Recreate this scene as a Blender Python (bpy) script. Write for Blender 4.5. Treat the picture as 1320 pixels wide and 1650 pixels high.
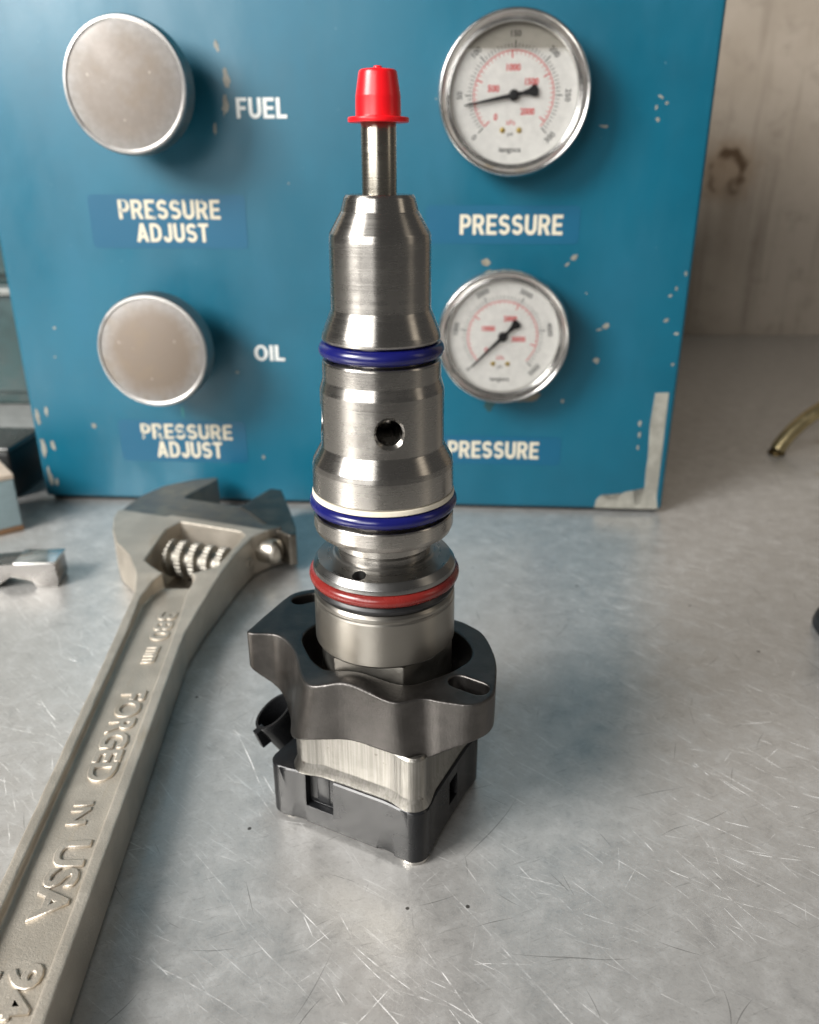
import bpy, bmesh, math, random
from mathutils import Vector, Matrix, Euler
R = math.radians
random.seed(11)
for o in list(bpy.data.objects): bpy.data.objects.remove(o, do_unlink=True)
S = bpy.context.scene
COL = S.collection

# ------------------------------------------------------------------ camera
CAMZ = 0.21
cd = bpy.data.cameras.new('camera'); cam = bpy.data.objects.new('camera', cd); COL.objects.link(cam)
cam.location = (0, 0, CAMZ); cam.rotation_euler = (R(90 - 23), 0, 0)
cd.sensor_fit = 'HORIZONTAL'; cd.sensor_width = 36; cd.lens = 36.0
cd.clip_start = 0.01; cd.clip_end = 50
cd.dof.use_dof = True; cd.dof.focus_distance = 0.245; cd.dof.aperture_fstop = 15.5
S.camera = cam

# ------------------------------------------------------------------ world and lamps
W = bpy.data.worlds.new('World'); S.world = W; W.use_nodes = True
bg = W.node_tree.nodes['Background']; bg.inputs[0].default_value = (1.0, 0.985, 0.96, 1); bg.inputs[1].default_value = 0.10

def area(name, loc, target, sx, sy, power, col):
    l = bpy.data.lights.new(name, 'AREA'); l.shape = 'RECTANGLE'; l.size = sx; l.size_y = sy
    l.energy = power; l.color = col
    o = bpy.data.objects.new(name, l); COL.objects.link(o); o.location = loc
    d = Vector(target) - Vector(loc); o.rotation_euler = d.to_track_quat('-Z', 'Y').to_euler()
    return o
area('window_key', (-1.12, -0.42, 0.92), (0.0, 0.28, 0.08), 0.62, 0.62, 48.0, (1.0, 0.975, 0.94))
area('shop_front_lamp', (-0.80, -1.30, 0.80), (0.0, 0.40, 0.15), 0.9, 0.80, 18.0, (1.0, 0.985, 0.96))
area('side_lamp_warm', (1.30, -0.10, 0.75), (0.0, 0.28, 0.10), 0.30, 0.80, 0.9, (1.0, 0.88, 0.72))

S.view_settings.view_transform = 'Standard'; S.view_settings.look = 'None'
S.view_settings.exposure = 0.0; S.view_settings.gamma = 1.0; S.view_settings.use_curve_mapping = False
S.render.engine = 'CYCLES'
S.cycles.max_bounces = 8

# ------------------------------------------------------------------ node helpers
class N:
    """small wrapper to write shader graphs in one line each"""
    def __init__(s, name):
        s.m = bpy.data.materials.new(name); s.m.use_nodes = True; s.t = s.m.node_tree
        s.p = s.t.nodes['Principled BSDF']; s._co = None
    def n(s, typ, **kw):
        x = s.t.nodes.new(typ)
        for k, v in kw.items(): setattr(x, k, v)
        return x
    def put(s, sock, v):
        if isinstance(v, bpy.types.NodeSocket): s.t.links.new(v, sock)
        elif isinstance(v, (tuple, list)) and len(v) == 3 and sock.type == 'RGBA': sock.default_value = (*v, 1)
        else: sock.default_value = v
    def co(s):
        if not s._co: s._co = s.n('ShaderNodeTexCoord').outputs['Object']
        return s._co
    def map(s, v, scale=(1, 1, 1), rot=(0, 0, 0), loc=(0, 0, 0)):
        x = s.n('ShaderNodeMapping'); s.put(x.inputs[0], v)
        x.inputs[1].default_value = loc; x.inputs[2].default_value = rot; x.inputs[3].default_value = scale
        return x.outputs[0]
    def noise(s, v, scale, detail=3, rough=.55, dist=0.0):
        x = s.n('ShaderNodeTexNoise'); s.put(x.inputs['Vector'], v); x.inputs['Scale'].default_value = scale
        x.inputs['Detail'].default_value = detail; x.inputs['Roughness'].default_value = rough; x.inputs['Distortion'].default_value = dist
        return x.outputs['Fac']
    def math(s, op, a, b=0.0, c=0.0, clamp=False):
        x = s.n('ShaderNodeMath', operation=op, use_clamp=clamp)
        for i, v in enumerate((a, b, c)): s.put(x.inputs[i], v)
        return x.outputs[0]
    def ramp(s, v, lo, hi, a=0.0, b=1.0, smooth=True):
        x = s.n('ShaderNodeMapRange', interpolation_type='SMOOTHSTEP' if smooth else 'LINEAR')
        s.put(x.inputs[0], v)
        for i, q in enumerate((lo, hi, a, b)): s.put(x.inputs[i + 1], q)
        return x.outputs[0]
    def mix(s, f, a, b, mode='MIX'):
        x = s.n('ShaderNodeMix', data_type='RGBA', blend_type=mode)
        s.put(x.inputs[0], f); s.put(x.inputs[6], a); s.put(x.inputs[7], b)
        return x.outputs[2]
    def sep(s, v):
        x = s.n('ShaderNodeSeparateXYZ'); s.put(x.inputs[0], v); return x.outputs
    def comb(s, x_, y_, z_):
        x = s.n('ShaderNodeCombineXYZ')
        for i, v in enumerate((x_, y_, z_)): s.put(x.inputs[i], v)
        return x.outputs[0]
    def vmath(s, op, a, b=(0, 0, 0)):
        x = s.n('ShaderNodeVectorMath', operation=op); s.put(x.inputs[0], a); s.put(x.inputs[1], b); return x
    def bump(s, h, strength=.2, dist=.001, normal=None):
        x = s.n('ShaderNodeBump'); x.inputs['Strength'].default_value = strength; x.inputs['Distance'].default_value = dist
        s.put(x.inputs['Height'], h)
        if normal is not None: s.put(x.inputs['Normal'], normal)
        return x.outputs[0]
    def set(s, **kw):
        nm = dict(col='Base Color', rough='Roughness', metal='Metallic', normal='Normal', spec='Specular IOR Level',
                  coat='Coat Weight', coat_rough='Coat Roughness', aniso='Anisotropic', tangent='Tangent', trans='Transmission Weight',
                  ior='IOR', alpha='Alpha', sss='Subsurface Weight', sssr='Subsurface Radius', ssss='Subsurface Scale')
        for k, v in kw.items(): s.put(s.p.inputs[nm[k]], v)
        return s.m

def turned_steel(name, col, rough, band=900, aniso=.55, bump=.12, dirt=.25, fine=2600):
    """lathe-turned steel: grooves run round the Z axis"""
    g = N(name); co = g.co()
    z = g.sep(co)[2]
    b1 = g.noise(g.comb(0.0, 0.0, z), band, 4, .65)
    b2 = g.noise(g.comb(0.0, 0.0, z), fine, 2, .5)
    bands = g.math('ADD', g.math('MULTIPLY', b1, .6), g.math('MULTIPLY', b2, .4))
    mott = g.noise(co, 140, 5, .6)
    spots = g.ramp(g.noise(co, 900, 2, .5), .70, .78)
    t = g.n('ShaderNodeTangent', direction_type='RADIAL', axis='Z').outputs[0]
    c = g.mix(g.ramp(mott, .35, .75), tuple(x * (1 - dirt * .25) for x in col), col)
    c = g.mix(g.math('MULTIPLY', spots, dirt), c, (.06, .05, .045))
    r = g.math('ADD', g.ramp(bands, .3, .7, rough - .06, rough + .06, False), g.ramp(mott, .3, .75, 0, .07))
    g.p.inputs['Anisotropic Rotation'].default_value = .25      # the sheen spreads across the grooves
    return g.set(col=c, metal=1.0, rough=r, aniso=aniso, tangent=t, normal=g.bump(bands, bump, .0004))

def satin(name, col, rough, metal=1.0, grain=1500, gb=.15, mottle=.15, gdist=.0003, spec=.5):
    g = N(name); co = g.co()
    m = g.noise(co, 90, 5, .6); f = g.noise(co, grain, 3, .6)
    c = g.mix(g.ramp(m, .35, .7), tuple(x * (1 - mottle) for x in col), col)
    r = g.ramp(m, .3, .7, rough - .05, rough + .07)
    return g.set(col=c, metal=metal, rough=r, normal=g.bump(f, gb, gdist), spec=spec)

def plain(name, col, rough=.5, metal=0.0, **kw):
    g = N(name); co = g.co(); m = g.noise(co, 260, 4, .6)
    c = g.mix(g.ramp(m, .3, .7), tuple(x * .9 for x in col), col)
    return g.set(col=c, rough=g.ramp(m, .3, .7, max(0, rough - .04), rough + .05), metal=metal, **kw)

# ------------------------------------------------------------------ mesh helpers (all lengths in millimetres)
K = 0.001
def sharp(me, ang=35):
    bm = bmesh.new(); bm.from_mesh(me); bm.normal_update()
    for f in bm.faces: f.smooth = True
    for e in bm.edges:
        e.smooth = not (len(e.link_faces) == 2 and e.calc_face_angle(0) > R(ang))
    bm.to_mesh(me); bm.free()

def mesh(name, verts, faces, ang=35, recalc=True):
    me = bpy.data.meshes.new(name); me.from_pydata([(x * K, y * K, z * K) for x, y, z in verts], [], faces)
    if recalc:
        bm = bmesh.new(); bm.from_mesh(me); bmesh.ops.recalc_face_normals(bm, faces=bm.faces); bm.to_mesh(me); bm.free()
    sharp(me, ang); return me

def obj(name, me, mat, parent=None, loc=(0, 0, 0), rot=(0, 0, 0)):
    o = bpy.data.objects.new(name, me); COL.objects.link(o)
    if mat is not None:
        me.materials.clear(); me.materials.append(mat)
    if parent: o.parent = parent
    o.location = [c * K for c in loc]; o.rotation_euler = rot
    return o
def empty(name, loc, rotz=0):
    o = bpy.data.objects.new(name, None); COL.objects.link(o); o.empty_display_size = .02
    o.location = [c * K for c in loc]; o.rotation_euler = (0, 0, rotz); return o
def tag(o, label, cat=None, group=None, kind=None):
    o['label'] = label
    if cat: o['category'] = cat
    if group: o['group'] = group
    if kind: o['kind'] = kind
    return o

def fillet(pts, closed=False):
    """points (a, b[, radius]) -> polyline with rounded corners"""
    out = []; n = len(pts)
    for i, p in enumerate(pts):
        r = p[2] if len(p) > 2 else 0
        if r <= 0 or (not closed and i in (0, n - 1)): out.append((p[0], p[1])); continue
        P = Vector(p[:2]); A = Vector(pts[i - 1][:2]); B = Vector(pts[(i + 1) % n][:2])
        a = (A - P); b = (B - P); la, lb = a.length, b.length
        if la < 1e-6 or lb < 1e-6: out.append((p[0], p[1])); continue
        a /= la; b /= lb
        th = math.acos(max(-1, min(1, a.dot(b))))
        if th > R(176) or th < R(4): out.append((p[0], p[1])); continue
        d = min(r / math.tan(th / 2), la * .48, lb * .48)
        q0 = P + a * d; q1 = P + b * d; k = 5
        for j in range(k + 1):
            t = j / k
            q = q0 * (1 - t) ** 2 + P * 2 * t * (1 - t) + q1 * t * t
            out.append((q.x, q.y))
    return out

def lathe(name, prof, seg=96, ang=32, round_=True, closed=False):
    pr = fillet(prof, closed) if round_ else [p[:2] for p in prof]
    v, f = [], []; n = len(pr); rows = []
    for r, z in pr:
        if r < 1e-4: rows.append([len(v)]); v.append((0, 0, z))
        else:
            rows.append(list(range(len(v), len(v) + seg)))
            v += [(r * math.cos(2 * math.pi * k / seg), r * math.sin(2 * math.pi * k / seg), z) for k in range(seg)]
    for i in range(n if closed else n - 1):
        A, B = rows[i], rows[(i + 1) % n]
        for k in range(seg):
            k2 = (k + 1) % seg
            if len(A) == 1 and len(B) == 1: continue
            if len(A) == 1: f.append((A[0], B[k2], B[k]))
            elif len(B) == 1: f.append((A[k], A[k2], B[0]))
            else: f.append((A[k], A[k2], B[k2], B[k]))
    return mesh(name, v, f, ang)

def torus(name, Rm, r, zc, seg=128, ns=20, sq=1.0):
    return lathe(name, [(Rm + r * math.cos(a), zc + r * sq * math.sin(a)) for a in [2 * math.pi * i / ns for i in range(ns)]], seg, 60, False, True)

def spline(pts, sub=6, tension=.5):
    out = []; n = len(pts)
    for i in range(n):
        p0, p1, p2, p3 = [Vector(pts[(i + k - 1) % n]) for k in range(4)]
        for j in range(sub):
            t = j / sub
            out.append(tuple(tension * ((2 * p1) + (p2 - p0) * t + (2 * p0 - 5 * p1 + 4 * p2 - p3) * t * t + (3 * p1 - p0 - 3 * p2 + p3) * t ** 3)))
    return out

def prism(name, outline, z0, z1, ang=35):
    """outline: (x, y) points; z0 / z1 numbers or one value per point"""
    n = len(outline)
    Z0 = z0 if isinstance(z0, (list, tuple)) else [z0] * n
    Z1 = z1 if isinstance(z1, (list, tuple)) else [z1] * n
    bm = bmesh.new()
    lo = [bm.verts.new((p[0] * K, p[1] * K, z * K)) for p, z in zip(outline, Z0)]
    hi = [bm.verts.new((p[0] * K, p[1] * K, z * K)) for p, z in zip(outline, Z1)]
    for i in range(n): bm.faces.new((lo[i], lo[(i + 1) % n], hi[(i + 1) % n], hi[i]))
    a = bm.faces.new(lo[::-1]); b = bm.faces.new(hi)
    bmesh.ops.triangulate(bm, faces=[a, b])
    bmesh.ops.recalc_face_normals(bm, faces=bm.faces)
    me = bpy.data.meshes.new(name); bm.to_mesh(me); bm.free(); sharp(me, ang); return me

def box_me(name, x0, x1, y0, y1, z0, z1, bev=0.0, seg=3):
    bm = bmesh.new(); bmesh.ops.create_cube(bm, size=1)
    for v in bm.verts:
        v.co = Vector(((x0 + x1) / 2 + v.co.x * (x1 - x0), (y0 + y1) / 2 + v.co.y * (y1 - y0), (z0 + z1) / 2 + v.co.z * (z1 - z0))) * K
    if bev: bmesh.ops.bevel(bm, geom=list(bm.edges), offset=bev * K, segments=seg, profile=.5, affect='EDGES')
    me = bpy.data.meshes.new(name); bm.to_mesh(me); bm.free(); sharp(me, 40); return me

def xform(me, rot=(0, 0, 0), loc=(0, 0, 0)):
    me.transform(Matrix.Translation(Vector(loc) * K) @ Euler(rot).to_matrix().to_4x4()); return me
def aim(me, direction, loc):
    me.transform(Matrix.Translation(Vector(loc) * K) @ Vector(direction).to_track_quat('Z', 'Y').to_matrix().to_4x4()); return me

def solve(me, cuts=(), adds=(), voxel=0, smooth=0, ang=35, bevel=0, turn=0.0):
    """boolean, optional remesh to soft forged edges; gives back the finished mesh"""
    if turn:
        for q in (me, *cuts, *adds): q.transform(Matrix.Rotation(turn, 4, 'Z'))
    base = bpy.data.objects.new('tmp', me); COL.objects.link(base); tmp = [base]
    for lst, op in ((adds, 'UNION'), (cuts, 'DIFFERENCE')):
        for c in lst:
            o = bpy.data.objects.new('tmp', c); COL.objects.link(o); tmp.append(o)
            m = base.modifiers.new('b', 'BOOLEAN'); m.operation = op; m.object = o; m.solver = 'EXACT'
    if voxel:
        m = base.modifiers.new('r', 'REMESH'); m.mode = 'VOXEL'; m.voxel_size = voxel * K
    if smooth:
        m = base.modifiers.new('s', 'SMOOTH'); m.factor = .5; m.iterations = smooth
    if bevel:
        m = base.modifiers.new('v', 'BEVEL'); m.width = bevel * K; m.segments = 3; m.limit_method = 'ANGLE'; m.angle_limit = R(40); m.use_clamp_overlap = True
    bpy.context.view_layer.update()
    out = bpy.data.meshes.new_from_object(base.evaluated_get(bpy.context.evaluated_depsgraph_get()))
    for o in tmp: bpy.data.objects.remove(o, do_unlink=True)
    if turn: out.transform(Matrix.Rotation(-turn, 4, 'Z'))
    sharp(out, 180 if voxel else ang); return out

def text_me(s, w=None, h=None, ext=.1, thick=0.0, bevel=0.0, space=1.0, res=3):
    """lettering centred on the origin in XY, fitted to w x h millimetres"""
    cu = bpy.data.curves.new('t', 'FONT'); cu.body = s; cu.offset = thick; cu.space_character = space
    cu.resolution_u = res; cu.fill_mode = 'FRONT' if ext == 0 else 'BOTH'
    if bevel: cu.bevel_depth = bevel; cu.bevel_resolution = 1; cu.extrude = .02
    o = bpy.data.objects.new('t', cu); COL.objects.link(o); bpy.context.view_layer.update()
    me = bpy.data.meshes.new_from_object(o.evaluated_get(bpy.context.evaluated_depsgraph_get()))
    bpy.data.objects.remove(o, do_unlink=True)
    xs = [v.co.x for v in me.vertices]; ys = [v.co.y for v in me.vertices]
    cx, cy = (min(xs) + max(xs)) / 2, (min(ys) + max(ys)) / 2
    sx = w / (max(xs) - min(xs)) if w else None; sy = h / (max(ys) - min(ys)) if h else sx
    sx = sx or sy
    bm = bmesh.new(); bm.from_mesh(me)
    for v in bm.verts: v.co = Vector(((v.co.x - cx) * sx, (v.co.y - cy) * sy, v.co.z * sy if bevel else 0)) * K
    if ext and not bevel:
        r = bmesh.ops.extrude_face_region(bm, geom=list(bm.faces))
        for g in r['geom']:
            if isinstance(g, bmesh.types.BMVert): g.co.z += ext * K
    bmesh.ops.recalc_face_normals(bm, faces=bm.faces)
    bm.to_mesh(me); bm.free(); me.materials.clear(); return me

def join(name, mes):
    bm = bmesh.new()
    for m in mes: bm.from_mesh(m)
    me = bpy.data.meshes.new(name); bm.to_mesh(me); bm.free(); return me

def disc_me(name, r, z=0.0, seg=64, rx=None):
    return mesh(name, [(r * math.cos(2 * math.pi * k / seg), (rx or r) * math.sin(2 * math.pi * k / seg), z) for k in range(seg)], [tuple(range(seg))], recalc=False)

# ------------------------------------------------------------------ bench and wall
def scratch(g, co, scale, width, length, ang, var, density, curve=0.0, seed=(0, 0, 0)):
    """scattered scratches: one short cut per Voronoi cell, each with its own direction"""
    c = g.map(co, (1, 1, 1), loc=seed)
    v = g.n('ShaderNodeTexVoronoi', voronoi_dimensions='2D', feature='F1'); g.put(v.inputs['Vector'], c)
    v.inputs['Scale'].default_value = scale
    loc = g.vmath('SUBTRACT', c, v.outputs['Position']).outputs[0]
    rgb = g.n('ShaderNodeSeparateColor'); g.put(rgb.inputs[0], v.outputs['Color'])
    rr, gg, bb = rgb.outputs
    rot = g.n('ShaderNodeVectorRotate', rotation_type='Z_AXIS'); g.put(rot.inputs['Vector'], loc)
    g.put(rot.inputs['Angle'], g.ramp(rr, 0, 1, -ang - var, -ang + var, False))
    x, y, z = g.sep(rot.outputs[0])
    if curve: y = g.math('ADD', y, g.math('MULTIPLY', g.math('MULTIPLY', x, x), g.ramp(gg, 0, 1, -curve, curve, False)))
    ln = g.ramp(bb, 0, 1, length * .25, length, False)
    along = g.math('SUBTRACT', 1.0, g.math('DIVIDE', g.math('ABSOLUTE', x), ln), clamp=True)
    wid = g.math('MULTIPLY', along, width)
    m = g.math('SUBTRACT', 1.0, g.math('DIVIDE', g.math('ABSOLUTE', y), g.math('ADD', wid, 1e-6)), clamp=True)
    keep = g.math('LESS_THAN', g.math('FRACT', g.math('MULTIPLY', gg, 7.31)), density)
    return g.math('MULTIPLY', g.math('MULTIPLY', m, keep), g.ramp(bb, 0, 1, .4, 1.0, False))

def bench_material():
    g = N('scratched_aluminium'); co = g.co()
    wob = g.n('ShaderNodeTexNoise'); g.put(wob.inputs['Vector'], co); wob.inputs['Scale'].default_value = 22; wob.inputs['Detail'].default_value = 2
    wv = g.vmath('SCALE', g.vmath('SUBTRACT', wob.outputs['Color'], (.5, .5, .5)).outputs[0]); wv.inputs['Scale'].default_value = .004
    cw = g.vmath('ADD', co, wv.outputs[0]).outputs[0]
    L = [scratch(g, cw, 9, .00040, .075, R(-42), R(12), .75, 1.2, (.3, .1, 0)),
         scratch(g, cw, 13, .00034, .05, R(-36), R(18), .8, 1.5, (1.7, 2.3, 0)),
         scratch(g, cw, 26, .00034, .026, R(-40), R(24), .8, 2.5, (4.1, .7, 0)),
         scratch(g, cw, 34, .00030, .022, R(-46), R(16), .85, 2, (6.4, 4.4, 0)),
         scratch(g, cw, 50, .00030, .016, R(-38), R(26), .85, 4, (2.9, 5.1, 0)),
         scratch(g, cw, 85, .00026, .010, R(-40), R(30), .8, 5, (7.7, 3.1, 0)),
         scratch(g, cw, 60, .00026, .012, R(10), R(90), .35, 8, (1.1, 9.1, 0))]
    D = [scratch(g, cw, 20, .00032, .022, R(60), R(70), .45, 6, (8.3, 1.9, 0)),
         scratch(g, cw, 60, .00026, .008, R(20), R(90), .5, 15, (3.3, 6.6, 0))]
    def mx(l):
        a = l[0]
        for b in l[1:]: a = g.math('MAXIMUM', a, b)
        return a
    clus = g.ramp(g.noise(co, 11, 3, .6), .36, .58, .25, 1.0)
    broken = g.ramp(g.noise(co, 210, 4, .7), .40, .60, .15, 1.0)
    light, dark = g.math('MULTIPLY', g.math('MULTIPLY', mx(L), clus), g.math('MULTIPLY', broken, 1.0)), mx(D)
    scuff = g.noise(g.map(g.map(cw, rot=(0, 0, R(42))), (70, 900, 1)), 1.0, 4, .65)
    scuff2 = g.noise(g.map(g.map(cw, rot=(0, 0, R(-20))), (90, 1000, 1)), 1.0, 3, .6)
    big = g.noise(co, 4, 2, .4); mid = g.noise(co, 95, 7, .72, .3); fine = g.noise(g.map(co, (1, 1.5, 1)), 620, 5, .75)
    worn = g.ramp(g.noise(co, 3.3, 3, .5), .35, .68)
    c = g.mix(g.ramp(big, .35, .68), (.55, .54, .52), (.60, .59, .57))
    c = g.mix(g.ramp(mid, .46, .68, 0, .5), c, (.76, .755, .74))
    c = g.mix(g.ramp(mid, .48, .30, 0, .35), c, (.31, .31, .305))
    c = g.mix(g.ramp(fine, .53, .70, 0, .30), c, (.22, .215, .205))
    c = g.mix(g.ramp(fine, .46, .33, 0, .30), c, (.66, .66, .65))
    c = g.mix(g.math('MULTIPLY', g.ramp(scuff, .56, .72, 0, .55), clus), c, (.90, .895, .88))
    c = g.mix(g.ramp(scuff2, .60, .74, 0, .35), c, (.24, .235, .225))
    c = g.mix(g.math('MULTIPLY', dark, .75), c, (.12, .115, .11))
    c = g.mix(g.math('MULTIPLY', light, g.ramp(worn, 0, 1, .75, 1.0)), c, (1.0, 1.0, .99))
    # specks of grit and a few rusty stains
    sp = g.n('ShaderNodeTexVoronoi', voronoi_dimensions='2D'); g.put(sp.inputs['Vector'], co); sp.inputs['Scale'].default_value = 55
    spr = g.n('ShaderNodeSeparateColor'); g.put(spr.inputs[0], sp.outputs['Color'])
    speck = g.math('MULTIPLY', g.ramp(g.math('ADD', sp.outputs['Distance'], g.math('MULTIPLY', mid, .06)), .075, .06), g.math('GREATER_THAN', spr.outputs[0], .965))
    c = g.mix(g.math('MULTIPLY', speck, .9), c, (.05, .045, .04))
    st = g.n('ShaderNodeTexVoronoi', voronoi_dimensions='2D'); g.put(st.inputs['Vector'], g.vmath('ADD', co, wv.outputs[0]).outputs[0]); st.inputs['Scale'].default_value = 14
    str_ = g.n('ShaderNodeSeparateColor'); g.put(str_.inputs[0], st.outputs['Color'])
    stain = g.math('MULTIPLY', g.ramp(st.outputs['Distance'], .10, .03), g.math('GREATER_THAN', str_.outputs[1], .86))
    c = g.mix(g.math('MULTIPLY', stain, .35), c, (.36, .28, .18))
    r = g.math('ADD', g.ramp(mid, .3, .7, .29, .42), g.math('MULTIPLY', light, -.10))
    return g.set(col=c, metal=g.ramp(light, 0, .8, .60, .05), rough=r, normal=g.bump(g.noise(co, 160, 4, .7), .22, .0006))

bench = obj('bench_top', box_me('bench_top', -1300, 1300, -70, 1096, -30, 0), bench_material())
tag(bench, 'scratched bare aluminium bench top', kind='structure')

def wall_material():
    g = N('stained_wall'); co = g.co()
    x, y, z = g.sep(co)
    n1 = g.noise(co, 4.5, 5, .6); n2 = g.noise(co, 30, 5, .65); streak = g.noise(g.map(co, (28, 1, 2.2)), 1.0, 4, .6)
    c = g.mix(g.ramp(n1, .35, .65), (.38, .32, .255), (.47, .405, .335))
    c = g.mix(g.ramp(n2, .5, .75, 0, .45), c, (.22, .18, .14))
    c = g.mix(g.ramp(streak, .52, .72, 0, .5), c, (.17, .135, .10))
    # rust ring left by a bolt, with runs below it
    wob = g.math('MULTIPLY', g.math('SUBTRACT', g.noise(co, 45, 3, .6), .5), .030)
    d = g.vmath('LENGTH', g.comb(g.math('SUBTRACT', x, .394), 0.0, g.math('SUBTRACT', z, .203))).outputs['Value']
    d = g.math('ADD', d, wob)
    ring = g.math('MULTIPLY', g.ramp(g.math('ABSOLUTE', g.math('SUBTRACT', d, .0185)), .0105, .003), g.ramp(g.noise(co, 38, 3, .6), .36, .56))
    halo = g.ramp(d, .05, .02, 0, .45)
    c = g.mix(halo, c, (.23, .13, .05))
    c = g.mix(g.math('MULTIPLY', ring, .9), c, (.07, .035, .012))
    run = g.math('MULTIPLY', g.ramp(g.math('ABSOLUTE', g.math('SUBTRACT', g.math('SUBTRACT', x, .394), g.math('MULTIPLY', streak, .02))), .022, .004), g.math('MULTIPLY', g.ramp(z, .19, .18), g.ramp(z, .05, .19)))
    c = g.mix(g.math('MULTIPLY', run, .45), c, (.16, .12, .08))
    return g.set(col=c, rough=.55, normal=g.bump(n2, .15, .002))
wall = obj('back_wall', box_me('back_wall', -1300, 1300, 1099, 1130, -30, 900), wall_material())
tag(wall, 'stained beige wall behind the bench', kind='structure')

# ------------------------------------------------------------------ blue test cabinet
def cabinet_paint():
    g = N('blue_enamel'); co = g.co()
    n1 = g.noise(co, 9, 4, .6); n2 = g.noise(co, 70, 5, .65); sm = g.noise(g.map(co, (1, 1, .35), (0, .6, 0)), 26, 4, .6)
    c = g.mix(g.ramp(n1, .35, .65), (.0012, .086, .140), (.0018, .104, .168))
    c = g.mix(g.ramp(sm, .52, .72, 0, .25), c, (.008, .118, .20))
    c = g.mix(g.ramp(n2, .62, .80, 0, .25), c, (.03, .10, .15))
    tiny = g.ramp(g.noise(co, 330, 2, .5), .735, .77)
    c = g.mix(g.math('MULTIPLY', tiny, .30), c, (.20, .33, .38))
    r = g.ramp(sm, .3, .7, .36, .52)
    return g.set(col=c, rough=r, normal=g.bump(g.noise(co, 240, 3, .5), .04, .0006), spec=.5)
M_blue = cabinet_paint()
CW, CH = 411.8, 400
cab = empty('test_cabinet', (-247.0, 516.3, 0), R(-3.442))
tag(cab, 'chipped blue metal test cabinet with two gauges and two knobs', 'cabinet')
body = solve(box_me('b', 0, CW, 0, 250, 2.5, CH, 2.6, 4), [])
obj('cabinet_shell', body, M_blue, cab)
obj('base_gap_shade', box_me('g', 4, CW - 4, 4, 246, 0, 2.6), plain('black_gap_shade', (.015, .015, .016), .7), cab)  # black slab stands in for the shaded gap under the cabinet

# plain bold sans capitals for the panel print: outline loops in a box one unit tall (a second loop is the counter)
def rb(x0, y0, x1, y1, r, corners='1111', n=6):
    pts = []
    for (cx, cy, a0, sx, sy), on in zip(((x0, y0, 180, 1, 1), (x1, y0, 270, -1, 1), (x1, y1, 0, -1, -1), (x0, y1, 90, 1, -1)), corners):
        if on == '0' or r <= 0: pts.append((cx, cy)); continue
        ox, oy = cx + sx * r, cy + sy * r
        pts += [(ox + r * math.cos(R(a0 + 90 * k / n)), oy + r * math.sin(R(a0 + 90 * k / n))) for k in range(n + 1)]
    return pts
def ribbon(path, t):
    L, Rr = [], []
    for i, p in enumerate(path):
        a = Vector(path[max(i - 1, 0)]); b = Vector(path[min(i + 1, len(path) - 1)]); d = (b - a).normalized(); q = Vector((-d.y, d.x)) * t / 2
        L.append(tuple(Vector(p) + q)); Rr.append(tuple(Vector(p) - q))
    return L + Rr[::-1]
def arc(cx, cy, rx, ry, a0, a1, n=12): return [(cx + rx * math.cos(R(a0 + (a1 - a0) * k / n)), cy + ry * math.sin(R(a0 + (a1 - a0) * k / n))) for k in range(n + 1)]
T_ = .20
GLYPH = {
 'I': (.20, [[(0, 0), (.2, 0), (.2, 1), (0, 1)]]),
 'L': (.56, [[(0, 0), (.56, 0), (.56, .18), (.2, .18), (.2, 1), (0, 1)]]),
 'E': (.60, [[(0, 0), (.6, 0), (.6, .17), (.2, .17), (.2, .42), (.55, .42), (.55, .58), (.2, .58), (.2, .83), (.59, .83), (.59, 1), (0, 1)]]),
 'F': (.56, [[(0, 0), (.2, 0), (.2, .41), (.5, .41), (.5, .58), (.2, .58), (.2, .83), (.56, .83), (.56, 1), (0, 1)]]),
 'T': (.62, [[(.21, 0), (.41, 0), (.41, .83), (.62, .83), (.62, 1), (0, 1), (0, .83), (.21, .83)]]),
 'O': (.78, [arc(.39, .5, .39, .51, 0, 360, 28)[:-1], arc(.39, .5, .19, .34, 0, 360, 24)[:-1]]),
 'D': (.70, [rb(0, 0, .70, 1, .40, '0110'), rb(.2, .17, .50, .83, .24, '0110')]),
 'P': (.64, [[(0, 0), (.2, 0), (.2, .35)] + rb(.2, .35, .64, 1, .30, '0110')[1:-1] + [(0, 1)], rb(.2, .52, .45, .84, .15, '0110')]),
 'R': (.70, [[(0, 0), (.2, 0), (.2, .38), (.30, .38), (.47, 0), (.70, 0), (.50, .42)] + rb(.2, .40, .66, 1, .28, '0110')[4:-1] + [(0, 1)], rb(.2, .55, .46, .84, .13, '0110')]),
 'A': (.76, [[(0, 0), (.21, 0), (.27, .20), (.49, .20), (.55, 0), (.76, 0), (.49, 1), (.27, 1)], [(.315, .36), (.445, .36), (.38, .64)]]),
 'U': (.68, [ribbon([(.1, 1), (.1, .5)] + arc(.34, .35, .24, .26, 180, 360, 14) + [(.58, .5), (.58, 1)], T_)]),
 'J': (.56, [ribbon([(.46, 1), (.46, .5)] + arc(.28, .29, .18, .20, 0, -180, 12), T_)]),
 'S': (.66, [ribbon(arc(.33, .30, .22, .21, 195, 270, 6) + arc(.33, .30, .23, .21, 282, 440, 10) + arc(.33, .70, .22, .20, 250, 100, 10)[1:] + arc(.33, .70, .22, .21, 88, 20, 6), .185)]),
}
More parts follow.
